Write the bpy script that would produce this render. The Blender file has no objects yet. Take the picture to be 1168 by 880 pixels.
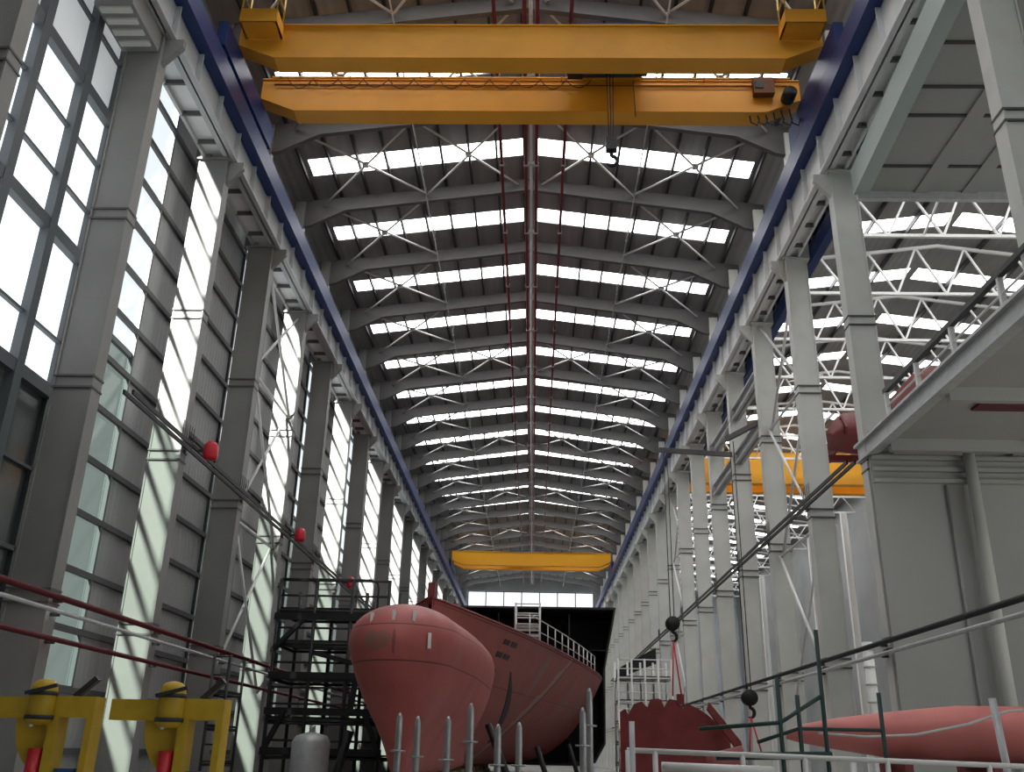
import bpy, math, random
from mathutils import Vector, Matrix
random.seed(7)
SC = bpy.context.scene
COL = SC.collection

# ------------------------------------------------------------------ helpers
class MB:
    """collects shapes, builds ONE mesh object"""
    def __init__(s): s.v = []; s.f = []; s.sm = []
    def add(s, v, f, smooth=False):
        o = len(s.v); s.v += [tuple(p) for p in v]
        s.f += [tuple(i + o for i in q) for q in f]; s.sm += [smooth] * len(f); return s
    def box(s, a, b):
        x0, x1 = sorted((a[0], b[0])); y0, y1 = sorted((a[1], b[1])); z0, z1 = sorted((a[2], b[2]))
        v = [(x0,y0,z0),(x1,y0,z0),(x1,y1,z0),(x0,y1,z0),(x0,y0,z1),(x1,y0,z1),(x1,y1,z1),(x0,y1,z1)]
        return s.add(v, [(0,3,2,1),(4,5,6,7),(0,1,5,4),(1,2,6,5),(2,3,7,6),(3,0,4,7)])
    def bar(s, p, q, w, h=None, up=(0,0,1)):
        h = h or w; p = Vector(p); q = Vector(q); d = (q - p).normalized()
        u = Vector(up)
        if abs(d.dot(u)) > .98: u = Vector((0,1,0)) if abs(d.y) < .9 else Vector((1,0,0))
        r = d.cross(u).normalized(); u = r.cross(d)
        v = []
        for c in (p, q):
            for a, b in ((-1,-1),(1,-1),(1,1),(-1,1)): v.append(c + r*a*w/2 + u*b*h/2)
        return s.add(v, [(3,2,1,0),(4,5,6,7),(0,1,5,4),(1,2,6,5),(2,3,7,6),(3,0,4,7)])
    def tube(s, pts, r, n=8, caps=True):
        pts = [Vector(p) for p in pts]; rr = r if isinstance(r, (list, tuple)) else [r]*len(pts)
        v = []; f = []
        prev = None
        for i, p in enumerate(pts):
            d = (pts[min(i+1, len(pts)-1)] - pts[max(i-1, 0)]).normalized()
            u = Vector((0,0,1)) if abs(d.z) < .9 else Vector((0,1,0))
            if prev is not None:
                u = prev
            a = d.cross(u).normalized(); b = a.cross(d).normalized(); prev = b
            for k in range(n):
                t = 2*math.pi*k/n; v.append(p + a*math.cos(t)*rr[i] + b*math.sin(t)*rr[i])
        for i in range(len(pts)-1):
            for k in range(n):
                k2 = (k+1) % n; f.append((i*n+k, i*n+k2, (i+1)*n+k2, (i+1)*n+k))
        if caps:
            f.append(tuple(range(n))[::-1]); f.append(tuple(range((len(pts)-1)*n, len(pts)*n)))
        return s.add(v, f, True)
    def prism(s, poly, axis, a, b):
        """poly in the two other axes (cyclic order kept x,y,z minus axis), extruded a..b"""
        n = len(poly)
        def P(u, w, t): return {'x': (t,u,w), 'y': (u,t,w), 'z': (u,w,t)}[axis]
        v = [P(u,w,a) for u,w in poly] + [P(u,w,b) for u,w in poly]
        f = [tuple(range(n)), tuple(range(2*n-1, n-1, -1))]
        f += [(i, i+n, (i+1)%n+n, (i+1)%n) for i in range(n)]
        return s.add(v, f)
    def ibeam_y(s, x, y0, y1, z0, z1, w, tw=.03, tf=.04):
        s.box((x-tw/2,y0,z0),(x+tw/2,y1,z1)); s.box((x-w/2,y0,z0),(x+w/2,y1,z0+tf)); return s.box((x-w/2,y0,z1-tf),(x+w/2,y1,z1))
    def build(s, name, mat, parent=None, loc=None):
        me = bpy.data.meshes.new(name)
        o3 = Vector(loc) if loc else Vector((0,0,0))
        me.from_pydata([tuple(Vector(p)-o3) for p in s.v], [], s.f); me.update()
        import bmesh
        bm = bmesh.new(); bm.from_mesh(me)
        if any(s.sm): bmesh.ops.remove_doubles(bm, verts=bm.verts[:], dist=.0005)
        bmesh.ops.recalc_face_normals(bm, faces=bm.faces[:]); bm.to_mesh(me); bm.free()
        sm_ = s.sm if len(s.sm) == len(me.polygons) else [True]*len(me.polygons)
        for p, q in zip(me.polygons, sm_): p.use_smooth = q
        me.materials.append(mat)
        o = bpy.data.objects.new(name, me); COL.objects.link(o)
        if parent is not None:
            o.parent = parent
            o.location = o3 - world_loc(parent) if loc else -world_loc(parent)
        else: o.location = o3
        return o

def world_loc(o):
    p = Vector(o.location)
    while o.parent is not None: o = o.parent; p = p + Vector(o.location)
    return p
def tag(o, label=None, cat=None, group=None, kind=None):
    if label: o['label'] = label
    if cat: o['category'] = cat
    if group: o['group'] = group
    if kind: o['kind'] = kind
    return o
def thing(name, loc, label, cat, group=None):
    o = bpy.data.objects.new(name, None); o.empty_display_size = .2; COL.objects.link(o); o.location = loc
    return tag(o, label, cat, group)
def dup(o, delta, parent=None, label=None):
    c = o.copy(); COL.objects.link(c)
    if parent is not None: c.parent = parent
    else: c.location = Vector(o.location) + Vector(delta)
    if label: c['label'] = label
    for ch in list(o.children): dup(ch, (0,0,0), c)
    return c
def struct(o): o['kind'] = 'structure'; return o
ORD = ['nearest','second nearest','third nearest','fourth nearest','fifth nearest','sixth nearest','seventh nearest','eighth nearest','ninth nearest','tenth nearest','eleventh nearest','twelfth nearest','thirteenth nearest','fourteenth nearest','fifteenth nearest','sixteenth nearest','seventeenth nearest','eighteenth nearest','nineteenth nearest','twentieth nearest','twenty-first nearest','twenty-second nearest','twenty-third nearest','twenty-fourth nearest','twenty-fifth nearest','twenty-sixth nearest','twenty-seventh nearest']
NTH = [w.replace(' nearest','') for w in ORD]; NTH[0] = 'first'

# ------------------------------------------------------------------ materials
def mat(name, col, rough=.6, metal=0., noise=0., nscale=3., bump=0., bscale=20., col2=None, spec=.4):
    m = bpy.data.materials.new(name); m.use_nodes = True
    nt = m.node_tree; b = nt.nodes['Principled BSDF']
    b.inputs['Roughness'].default_value = rough; b.inputs['Metallic'].default_value = metal
    b.inputs['Specular IOR Level'].default_value = spec
    c = (*col, 1); b.inputs['Base Color'].default_value = c
    if noise > 0 or col2:
        tc = nt.nodes.new('ShaderNodeTexCoord'); n = nt.nodes.new('ShaderNodeTexNoise'); r = nt.nodes.new('ShaderNodeValToRGB')
        n.inputs['Scale'].default_value = nscale; n.inputs['Detail'].default_value = 6
        nt.links.new(tc.outputs['Object'], n.inputs['Vector']); nt.links.new(n.outputs['Fac'], r.inputs['Fac'])
        c2 = col2 or tuple(x*(1-noise) for x in col)
        r.color_ramp.elements[0].position = .32; r.color_ramp.elements[0].color = (*c2, 1)
        r.color_ramp.elements[1].position = .62; r.color_ramp.elements[1].color = c
        nt.links.new(r.outputs['Color'], b.inputs['Base Color'])
    if bump > 0:
        tc = nt.nodes.new('ShaderNodeTexCoord'); n = nt.nodes.new('ShaderNodeTexNoise'); bp = nt.nodes.new('ShaderNodeBump')
        n.inputs['Scale'].default_value = bscale; bp.inputs['Strength'].default_value = bump; bp.inputs['Distance'].default_value = .03
        nt.links.new(tc.outputs['Object'], n.inputs['Vector']); nt.links.new(n.outputs['Fac'], bp.inputs['Height']); nt.links.new(bp.outputs['Normal'], b.inputs['Normal'])
    return m
def sheet(name, col, axis, period=.33, strength=.5, rough=.55):
    """profiled metal sheet: ribs across one axis, a little dirt"""
    m = mat(name, col, rough, noise=.18, nscale=.35); nt = m.node_tree; b = nt.nodes['Principled BSDF']
    tc = nt.nodes.new('ShaderNodeTexCoord'); w = nt.nodes.new('ShaderNodeTexWave'); bp = nt.nodes.new('ShaderNodeBump')
    w.bands_direction = axis; w.inputs['Scale'].default_value = 1/period/3.14159
    bp.inputs['Strength'].default_value = strength; bp.inputs['Distance'].default_value = .04
    nt.links.new(tc.outputs['Object'], w.inputs['Vector']); nt.links.new(w.outputs['Fac'], bp.inputs['Height']); nt.links.new(bp.outputs['Normal'], b.inputs['Normal'])
    return m
def emit(name, col, st):
    m = bpy.data.materials.new(name); m.use_nodes = True; nt = m.node_tree; b = nt.nodes['Principled BSDF']
    b.inputs['Base Color'].default_value = (*col,1); b.inputs['Emission Color'].default_value = (*col,1); b.inputs['Emission Strength'].default_value = st
    b.inputs['Roughness'].default_value = .4
    return m
def glass(name, tint=(1,1,1)):
    m = bpy.data.materials.new(name); m.use_nodes = True; nt = m.node_tree; nt.nodes.remove(nt.nodes['Principled BSDF'])
    out = nt.nodes['Material Output']; t = nt.nodes.new('ShaderNodeBsdfTransparent'); g = nt.nodes.new('ShaderNodeBsdfGlossy'); mx = nt.nodes.new('ShaderNodeMixShader')
    t.inputs['Color'].default_value = (*tint,1); g.inputs['Roughness'].default_value = .05; mx.inputs['Fac'].default_value = .05
    nt.links.new(t.outputs[0], mx.inputs[1]); nt.links.new(g.outputs[0], mx.inputs[2]); nt.links.new(mx.outputs[0], out.inputs[0])
    return m

M = dict(
    deck=sheet('roof_sheet', (.26,.255,.25), 'X', .4, .4),
    wall=sheet('wall_sheet', (.36,.37,.37), 'Y', .3, .35),
    white_wall=sheet('white_wall_sheet', (.72,.75,.77), 'X', 1.0, .25),
    blue_wall=sheet('blue_grey_wall_sheet', (.58,.64,.70), 'X', .8, .25),
    darkened_column=mat('darkened_grey_paint', (.25,.25,.24), .5, noise=.12, nscale=.8),  # darker than the right row: shade of the left columns put into colour
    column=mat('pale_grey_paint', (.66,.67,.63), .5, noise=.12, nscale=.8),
    rafter=mat('rafter_paint', (.115,.112,.11), .55, noise=.1),
    purlin=mat('dark_purlin', (.03,.03,.033), .6),
    girt=mat('girt_paint', (.09,.09,.095), .6),
    rod=mat('white_rod', (.72,.72,.70), .45),
    truss=mat('white_truss_paint', (.78,.78,.76), .5),
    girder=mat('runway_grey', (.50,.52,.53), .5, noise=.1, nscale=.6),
    lit_girder=mat('lit_girder', (.80,.82,.82), .45, noise=.12, nscale=.9),  # runway grey made paler: window light put into the colour
    navy=mat('navy_paint', (.012,.034,.15), .45),
    orange=mat('crane_yellow', (.80,.36,.025), .45, noise=.12, nscale=.7),
    amber=mat('far_crane_yellow', (.90,.42,.02), .45),
    yellow=mat('machine_yellow', (.56,.37,.025), .45, noise=.15, nscale=4),
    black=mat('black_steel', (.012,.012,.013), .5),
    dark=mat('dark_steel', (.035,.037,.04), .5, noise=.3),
    steel=mat('bare_steel', (.42,.43,.43), .4, metal=.6, noise=.2, nscale=9),
    galv=mat('galvanised', (.55,.57,.57), .45, metal=.3, noise=.15, nscale=5),
    redpipe=mat('red_pipe', (.10,.008,.012), .45),
    red=mat('beacon_red', (.62,.02,.035), .35),
    oxide=mat('red_oxide', (.21,.036,.036), .55, noise=.25, nscale=1.2),
    salmon=mat('salmon_primer', (.72,.235,.215), .55, noise=.14, nscale=1.5),
    grey=mat('annex_panel', (.36,.365,.35), .55, noise=.08, nscale=.5),
    teal=mat('pale_teal_beam', (.42,.50,.47), .5),
    joint=mat('panel_joint', (.06,.06,.06), .7),
    concrete=mat('concrete', (.34,.33,.31), .85, noise=.2, nscale=.6, bump=.2),
    green=mat('dark_green_paint', (.018,.05,.046), .5),
    blue=mat('machine_blue', (.03,.08,.20), .5),
    frame=mat('window_frame', (.11,.125,.135), .5),
    sky=emit('skylight_sheet', (1,1,1), 7.0),
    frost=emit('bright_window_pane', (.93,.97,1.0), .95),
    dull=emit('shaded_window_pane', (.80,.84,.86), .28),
    greypane=mat('grey_tinted_glass', (.10,.115,.115), .12, spec=.6),
    sheet=glass('tinted_sheet', (.44,.48,.455)),
    clear=glass('clear_glass', (.96,.98,.98)),
    wood=mat('timber', (.30,.20,.11), .8, noise=.3, nscale=6),
    cable=mat('cable_rubber', (.14,.05,.015), .6),
)

def hull_mat(name, col, seam_z=(), patches=(), weld=None):
    """primer paint; dark weld seams at heights, grey-brown scuffed patches (their own shapes)"""
    m = mat(name, col, .5, noise=.22, nscale=.9); nt = m.node_tree; b = nt.nodes['Principled BSDF']; L = nt.links.new
    base = b.inputs['Base Color'].links[0].from_socket
    tc = nt.nodes.new('ShaderNodeTexCoord'); sp = nt.nodes.new('ShaderNodeSeparateXYZ'); L(tc.outputs['Object'], sp.inputs[0])
    def math_(op, a, c):
        n = nt.nodes.new('ShaderNodeMath'); n.operation = op
        for i, t in enumerate((a, c)):
            if isinstance(t, (int, float)): n.inputs[i].default_value = t
            else: L(t, n.inputs[i])
        return n.outputs[0]
    def mixc(fac, colr):
        nonlocal base
        n = nt.nodes.new('ShaderNodeMix'); n.data_type = 'RGBA'; L(fac, n.inputs[0]); L(base, n.inputs[6]); n.inputs[7].default_value = (*colr,1); base = n.outputs[2]
    nz = nt.nodes.new('ShaderNodeTexNoise'); nz.inputs['Scale'].default_value = 1.6; nz.inputs['Detail'].default_value = 5; L(tc.outputs['Object'], nz.inputs['Vector'])
    for ax, val, w in seam_z:
        d = math_('ABSOLUTE', math_('SUBTRACT', sp.outputs[ax], val), 0)
        mixc(math_('MULTIPLY', math_('LESS_THAN', d, w), .75), (.05,.012,.012))
    if weld:
        yb, k, hw, c2 = weld
        d = math_('ABSOLUTE', math_('SUBTRACT', math_('SUBTRACT', sp.outputs[1], math_('MULTIPLY', sp.outputs[2], k)), yb), 0)
        d = math_('ADD', d, math_('MULTIPLY', math_('SUBTRACT', nz.outputs['Fac'], .5), 1.6))
        mixc(math_('MULTIPLY', math_('LESS_THAN', d, hw), .6), c2)
        d2 = math_('ABSOLUTE', math_('SUBTRACT', math_('SUBTRACT', sp.outputs[1], math_('MULTIPLY', sp.outputs[2], k)), yb+.55), 0)
        mixc(math_('MULTIPLY', math_('LESS_THAN', d2, .16), .7), (.045,.02,.018))
    for (cx, cy, cz), (rx, ry, rz), c2 in patches:
        dx = math_('POWER', math_('DIVIDE', math_('SUBTRACT', sp.outputs[0], cx), rx), 2)
        dy = math_('POWER', math_('DIVIDE', math_('SUBTRACT', sp.outputs[1], cy), ry), 2)
        dz = math_('POWER', math_('DIVIDE', math_('SUBTRACT', sp.outputs[2], cz), rz), 2)
        s = math_('ADD', math_('ADD', dx, dy), dz)
        s = math_('ADD', s, math_('MULTIPLY', math_('SUBTRACT', nz.outputs['Fac'], .5), 2.2))
        mixc(math_('MULTIPLY', math_('LESS_THAN', s, .75), .6), c2)
    L(base, b.inputs['Base Color'])
    return m

# ------------------------------------------------------------------ layout constants (metres; camera at x=0, y=0)
XC = -.45                       # hall axis
def zroof(x): return 28.74 - .127*abs(x-XC)
Y0, Y1 = -10., 153.
XW = -12.4                      # left wall
XE = 11.2                       # valley between both halls
XS = 33.0                       # far side of the side hall
def zroof2(x): return zroof(XE) + .127*min(x-XE, XS-x)*1.0
COLY = [9+6*k for k in range(1, 24)]          # 15,21,...147
STRIPY = [.75+6*k for k in range(0, 25)]      # skylight centres ... 36.75 ... 144.75
SW = .66

# ------------------------------------------------------------------ shell
struct(MB().box((XW-.3,Y0,-.3),(XS+.3,Y1+.3,0)).build('floor', M['concrete']))

def roof(x_a, x_m, x_b, zf, sx0, sx1, name):
    m = MB()
    ys = [Y0]
    for y in STRIPY: ys += [y-SW, y+SW]
    ys.append(Y1)
    def quad(xa, xb, ya, yb):
        m.add([(xa,ya,zf(xa)),(xb,ya,zf(xb)),(xb,yb,zf(xb)),(xa,yb,zf(xa)),(xa,ya,zf(xa)+.06),(xb,ya,zf(xb)+.06),(xb,yb,zf(xb)+.06),(xa,yb,zf(xa)+.06)],
              [(0,3,2,1),(4,5,6,7),(0,1,5,4),(1,2,6,5),(2,3,7,6),(3,0,4,7)])
    for i in range(len(ys)-1):
        a, b = ys[i], ys[i+1]
        if i % 2 == 0: quad(x_a, x_m, a, b); quad(x_m, x_b, a, b)
        else:
            quad(x_a, sx0, a, b); quad(x_m-.22, x_m, a, b); quad(x_m, x_m+.22, a, b); quad(sx1, x_b, a, b)
    return struct(m.build(name, M['deck']))
roof(XW-.1, XC, XE, zroof, XC-10.45, XC+10.45, 'ceiling')
roof(XE, (XE+XS)/2, XS, zroof2, XE+1.6, XS-1.6, 'ceiling')
wn = [0]
def window_name(): wn[0] += 1; return 'window_%d' % wn[0]
PX = [.30+1.3*k for k in range(0, 9)]          # purlin offsets from the ridge
for y in STRIPY:
    m = MB()
    for s in (-1, 1):
        edges = [.22] + [p for p in PX if .3 < p < 10.4] + [10.45]
        for a, b in zip(edges[:-1], edges[1:]):
            xa, xb = XC+s*a, XC+s*b
            za, zb = zroof(xa)+.03, zroof(xb)+.03
            m.add([(xa,y-SW,za),(xb,y-SW,zb),(xb,y+SW,zb),(xa,y+SW,za)], [(0,1,2,3)])
    struct(m.build(window_name(), M['sky']))
    if y > 18:
        m = MB(); xm = (XE+XS)/2
        for a, b in ((XE+1.6, xm-.22), (xm+.22, XS-1.6)):
            m.add([(a,y-SW,zroof2(a)+.03),(b,y-SW,zroof2(b)+.03),(b,y+SW,zroof2(b)+.03),(a,y+SW,zroof2(a)+.03)], [(0,1,2,3)])
        struct(m.build(window_name(), M['sky']))

# left wall with its window bays
WB = {15: (15.5, 21.5), 21: (21.7, 25.6)}
for y in COLY:
    if y >= 33 and ((y-33)//6) % 2 == 0: WB[y] = (y+.7, y+4.6)
WZ0, WZ1 = 3.0, 22.2
m = MB(); y = Y0
for yc in sorted(WB):
    a, b = WB[yc]
    m.box((XW-.08,y,0),(XW,a,27.3)); m.box((XW-.08,a,0),(XW,b,WZ0)); m.box((XW-.08,a,WZ1),(XW,b,27.3)); y = b
m.box((XW-.08,y,0),(XW,Y1,27.3))
wl = struct(m.build('wall_left', M['wall']))
for k in range(1, 18):
    z = 1.25+1.5*k if k > 0 else 1.5
    z = 1.5*k+.75-.5 if False else 1.5*k
    ya = 21.6 if WZ0 < z < WZ1 else Y0
    MB().box((XW,ya,z-.08),(XW+.12,Y1,z+.08)).build('girt', M['girt'], wl)
for yc in sorted(WB):
    a, b = WB[yc]
    m = MB(); fr = .11
    x0, x1 = XW-.06, XW+.10
    m.box((x0,a,WZ0),(x1,a+fr,WZ1)); m.box((x0,b-fr,WZ0),(x1,b,WZ1)); m.box((x0,a,WZ0),(x1,b,WZ0+fr)); m.box((x0,a,WZ1-fr),(x1,b,WZ1))
    m.box((x0,a,6.0-fr),(x1,b,6.0)) if yc == 15 else None
    if yc == 15:
        for yy in (17.6, 19.75): m.box((x0,yy-.16,WZ0),(x1+.12,yy+.16,WZ1))
        for zz in (9.9, 13.75, 18.2): m.box((x0,a,zz-.16),(x1+.1,b,zz+.16))
        for zz in (7.9, 11.3, 15.2, 16.7, 20.2): m.box((x0,a,zz-.04),(x1,b,zz+.04))
    else:
        m.box((x0,a,12.62),(x1-.04,b,12.78))
    w = m.build(window_name(), M['frame']); struct(w)
    if yc == 15:
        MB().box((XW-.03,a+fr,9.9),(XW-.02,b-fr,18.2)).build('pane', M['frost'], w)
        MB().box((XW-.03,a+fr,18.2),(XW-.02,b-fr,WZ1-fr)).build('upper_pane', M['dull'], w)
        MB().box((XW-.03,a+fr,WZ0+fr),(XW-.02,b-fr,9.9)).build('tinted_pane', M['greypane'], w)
    else:
        MB().box((XW-.03,a+fr,12.7),(XW-.02,b-fr,WZ1-fr)).build('pane', M['clear'], w)
        MB().box((XW-.03,a+fr,WZ0+fr),(XW-.02,b-fr,12.7)).build('translucent_sheet', M['sheet'], w)

# end walls
m = MB()
m.prism([(XW,0),(XE,0),(XE,zroof(XE)),(XC,zroof(XC)),(XW,zroof(XW))], 'y', Y1, Y1+.1)
struct(m.build('wall_far', M['white_wall']))
m = MB(); m.box((XW+1.5,Y1-.12,22.0),(XE-1.5,Y1-.06,22.15)); m.box((XW+1.5,Y1-.12,26.2),(XE-1.5,Y1-.06,26.35))
for k in range(8): m.box((XW+1.5+k*2.93,Y1-.12,22.0),(XW+1.65+k*2.93,Y1-.06,26.3))
glow_band = struct(m.build(window_name(), M['frame'])); MB().box((XW+1.5,Y1-.05,22.0),(XE-1.5,Y1-.04,26.35)).build('pane', M['frost'], glow_band)  # added glowing band in place of the bright white end wall
m = MB(); m.box((XE,Y1,0),(XS,Y1+.1,29)); struct(m.build('wall_far', M['blue_wall']))
m = MB(); m.box((XS,Y0,0),(XS+.1,Y1,27.5)); struct(m.build('wall_right', M['wall']))
m = MB(); m.box((XW,Y0-.1,19),(XS,Y0,29)); m.box((XW,Y0-.1,0),(13,Y0,19)); m.box((31,Y0-.1,0),(XS,Y0,19)); struct(m.build('wall_near_unseen', M['wall']))  # unseen near wall; gap at right added to light the annex

# ------------------------------------------------------------------ columns
XL = -10.9; XR = 9.95
def h_column(x0, x1, y, ztop, upper, zu, side):
    """column: shaft (H section seen on its web side), cap plate, base plate, upper shaft"""
    xm = (x0+x1)/2
    return dict(x0=x0, x1=x1, y=y, xm=xm)
def make_column(x_in, x_out, y, ztop, zeave, label, group, mt='column'):
    t = thing('crane_column', ((x_in+x_out)/2, y, 0), label, 'column', group)
    lo, hi = sorted((x_in, x_out))
    s = MB(); s.box((lo,y-.24,.04),(lo+.05,y+.24,ztop)); s.box((hi-.05,y-.24,.04),(hi,y+.24,ztop)); s.box((lo+.05,y-.21,.04),(hi-.05,y-.17,ztop)); s.box((lo+.05,y+.17,.04),(hi-.05,y+.21,ztop))
    s.build('shaft', M[mt], t)
    MB().box((lo-.12,y-.34,0),(hi+.12,y+.34,.05)).build('base_plate', M[mt], t)
    MB().box((lo-.1,y-.32,ztop),(hi+.1,y+.32,ztop+.06)).build('cap_plate', M[mt], t)
    for z in (4.6, 9.8, 14.6):
        m = MB(); m.box((lo-.02,y-.27,z),(hi+.02,y+.27,z+.05)); m.box((lo-.02,y-.27,z+.3),(hi+.02,y+.27,z+.35)); m.build('splice_band', M['rafter'], t)
    xo = x_out; d = -1 if x_out < x_in else 1
    MB().box((xo-d*.35,y-.2,ztop+.06),(xo+d*.15,y+.2,zeave)).build('upper_shaft', M[mt], t)
    # corbel gusset towards the hall
    m = MB(); m.prism([(x_in,ztop-.9),(x_in,ztop),(x_in-d*.55,ztop),(x_in-d*.55,ztop-.25)], 'y', y-.09, y+.09); m.build('corbel', M[mt], t)
    return t
protoL = protoR = None
for i, y in enumerate(COLY):
    lab = 'grey steel crane column in the left row, %s to the camera' % ORD[i]
    if protoL is None: protoL = make_column(XL, XL-1.0, y, 20.75, 26.9, lab, 'columns of the left row', 'darkened_column'); protoL_y = y
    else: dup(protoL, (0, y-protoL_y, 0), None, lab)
RY = [16.8] + [y for y in COLY if y >= 27]
for i, y in enumerate(RY):
    lab = 'pale grey steel crane column in the right row, %s to the camera' % ORD[i]
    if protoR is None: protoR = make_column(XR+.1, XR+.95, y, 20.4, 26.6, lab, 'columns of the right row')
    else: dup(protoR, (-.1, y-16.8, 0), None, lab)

# ------------------------------------------------------------------ runway girders
def runway(x, z0, z1, blue_side, label, brace_x, name='runway_girder', y0=2., blue=True, soffit=True, mt='girder'):
    t = thing(name, (x, y0, z0), label, 'crane girder')
    m = MB().ibeam_y(x, y0, Y1-.3, z0, z1, .42, .05, .06); m.build('web_girder', M[mt], t)
    n = 0; y = y0+1.
    while y < Y1-1 and n < 90:
        MB().box((x-.2,y-.02,z0+.06),(x+.2,y+.02,z1-.06)).build('stiffener', M[mt], t); y += 2.0 if y < 110 else 6; n += 1
    if blue:
        MB().box((x+blue_side*.05,y0,z1-.35),(x+blue_side*.46,Y1-.4,z1+.5)).build('rail_beam', M['navy'], t)
        MB().box((x-.05,y0,z1+.5),(x+.05,Y1-.4,z1+.62)).build('rail', M['steel'], t)
    if soffit:
        xa, xb = sorted((x-blue_side*.22, brace_x))
        m = MB(); m.box((xa,y0,z0+.18),(xb,Y1-.5,z0+.24)); m.build('walkway_plate', M['lit_girder'], t)
        n = 0; y = y0
        while y < Y1-1 and n < 80:
            MB().box((xa,y-.04,z0+.02),(xb,y+.04,z0+.18)).build('walkway_bearer', M['rafter'], t); y += 1.5 if y < 100 else 6; n += 1
        MB().box((brace_x-.05,y0,z0+.02),(brace_x+.05,Y1-.5,z0+1.2)).build('walkway_upstand', M[mt], t)
    return t
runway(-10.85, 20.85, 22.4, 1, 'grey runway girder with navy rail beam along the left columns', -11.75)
runway(9.9, 20.5, 22.4, -1, 'pale runway girder with navy rail beam along the right columns', 10.5, mt='lit_girder')
runway(11.35, 21.0, 22.0, -1, 'grey and navy side hall runway girder behind the right columns', 12, blue=True, soffit=False)
MB().box((10.98,2,20.3),(11.3,150,20.95)).build('conductor_beam', M['navy'], bpy.data.objects['runway_girder.002'])

# ------------------------------------------------------------------ roof steel
def make_rafter(y, label):
    t = thing('roof_rafter', (XC, y, 25.), label, 'rafter', 'portal rafters under the main roof')
    for s in (-1, 1):
        xe = 11.5 if s > 0 else 11.7
        pts_top = [(0, 28.42), (xe, 28.42-.127*xe)]
        poly = [(XC, 28.42), (XC+s*xe, 28.42-.127*xe), (XC+s*xe, 25.4), (XC+s*(xe-1.0), 25.65), (XC+s*(xe-2.6), 26.5), (XC, 27.75)]
        m = MB(); m.prism(poly, 'y', y-.05, y+.05)
        # flange following the underside
        u = poly[2:]
        for (xa,za),(xb,zb) in zip(u[:-1], u[1:]): m.bar((xa,y,za),(xb,y,zb), .24, .05, up=(0,0,1))
        m.build('rafter_arm', M['rafter'], t)
    return t
rp = None
for i, y in enumerate([15+6*k for k in range(0, 23)]):
    lab = 'grey haunched portal rafter under the main roof, %s to the camera' % ORD[i]
    if rp is None: rp = make_rafter(y, lab)
    else: dup(rp, (0, y-15, 0), None, lab)
for s, side in ((-1,'left'), (1,'right')):
    for i, p in enumerate(PX):
        x = XC+s*p; z = zroof(x)
        o = MB().box((x-.05,Y0+.1,z-.26),(x+.05,Y1-.1,z-.012)).build('roof_purlin', M['purlin'], None, (x,Y0+.1,z-.26))
        tag(o, 'dark roof purlin running the hall, %s %s of the ridge' % (NTH[i], side), 'purlin', 'main roof purlins')
# crossed braces
for i, y in enumerate([27+6*k for k in range(-1, 19)]):
    b = [21+6*k for k in range(0, 20)][i]
    cells = [(-1, 10.2, 5.15, 'left outer')] + [(1, 10.2, 5.15, 'right outer')]
    if i in (0, 1, 2, 6, 9, 12, 15): cells += [(-1, 5.15, .6, 'left inner'), (1, 5.15, .6, 'right inner')]
    for s, a, c, nm in cells:
        xa, xb = XC+s*a, XC+s*c; za, zb = zroof(xa)-.62, zroof(xb)-.62
        t = thing('cross_brace', ((xa+xb)/2, b+3, (za+zb)/2), 'crossed white roof braces in the %s roof bay, %s pair' % (ORD[i], nm), 'roof brace', 'crossed roof braces')
        MB().tube([(xa,b+.1,za),(xb,b+5.9,zb)], .055, 6).build('brace_rod', M['rod'], t)
        MB().tube([(xa,b+5.9,za-.11),(xb,b+.1,zb-.11)], .055, 6).build('brace_rod', M['rod'], t)
        MB().box(((xa+xb)/2-.14,b+2.86,(za+zb)/2-.12),((xa+xb)/2+.14,b+3.14,(za+zb)/2+.02)).build('gusset', M['rod'], t)
# service pipes below the ridge
for x, r, mt, nm, lb in ((-1.75,.075,'redpipe','sprinkler_pipe','dark red sprinkler pipe, leftmost of those under the ridge'),
                     (-.62,.085,'redpipe','sprinkler_pipe','dark red sprinkler pipe just left of the ridge conduit'),
                     (-.14,.085,'redpipe','sprinkler_pipe','dark red sprinkler pipe just right of the ridge conduit'),
                     (1.12,.075,'redpipe','sprinkler_pipe','dark red sprinkler pipe, rightmost of those under the ridge'),
                     (-.38,.07,'galv','ridge_conduit','grey conduit between the two middle red roof pipes'),
                     (-5.45,.032,'steel','roof_conduit','thin white conduit along the left roof slope'),
                     (4.6,.032,'steel','roof_conduit','thin white conduit along the right roof slope')):
    z = 27.2 if r > .04 else 26.72
    t = thing(nm, (x, 8, z), lb, 'pipe', 'pipes along the roof')
    MB().tube([(x,8,z),(x,150,z)], r, 8).build('pipe_run', M[mt], t)
    for k in range(0, 24):
        y = 12+6*k
        m = MB(); m.tube([(x,y,z-.01),(x,y,zroof(x)-.2)], .016, 5); m.box((x-r*1.5,y-.05,z-r*1.4),(x+r*1.5,y+.05,z+r*1.4)); m.build('hanger', M['galv'], t)
for i in range(8):
    y = 30+6*i-2.0+3
    for s, side in ((-1,'left'),(1,'right')):
        xa, xb = XC+s*.3, XC+s*10.6
        o = MB().tube([(xa,y,zroof(xa)-.2),(xb,y,zroof(xb)-.2)], .018, 5).build('sag_rod', M['dark'], None, (xa,y,zroof(xa)-.2))
        tag(o, 'thin dark sag rod across the purlins, %s on the %s slope' % (ORD[i], side), 'rod', 'sag rods')

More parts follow.
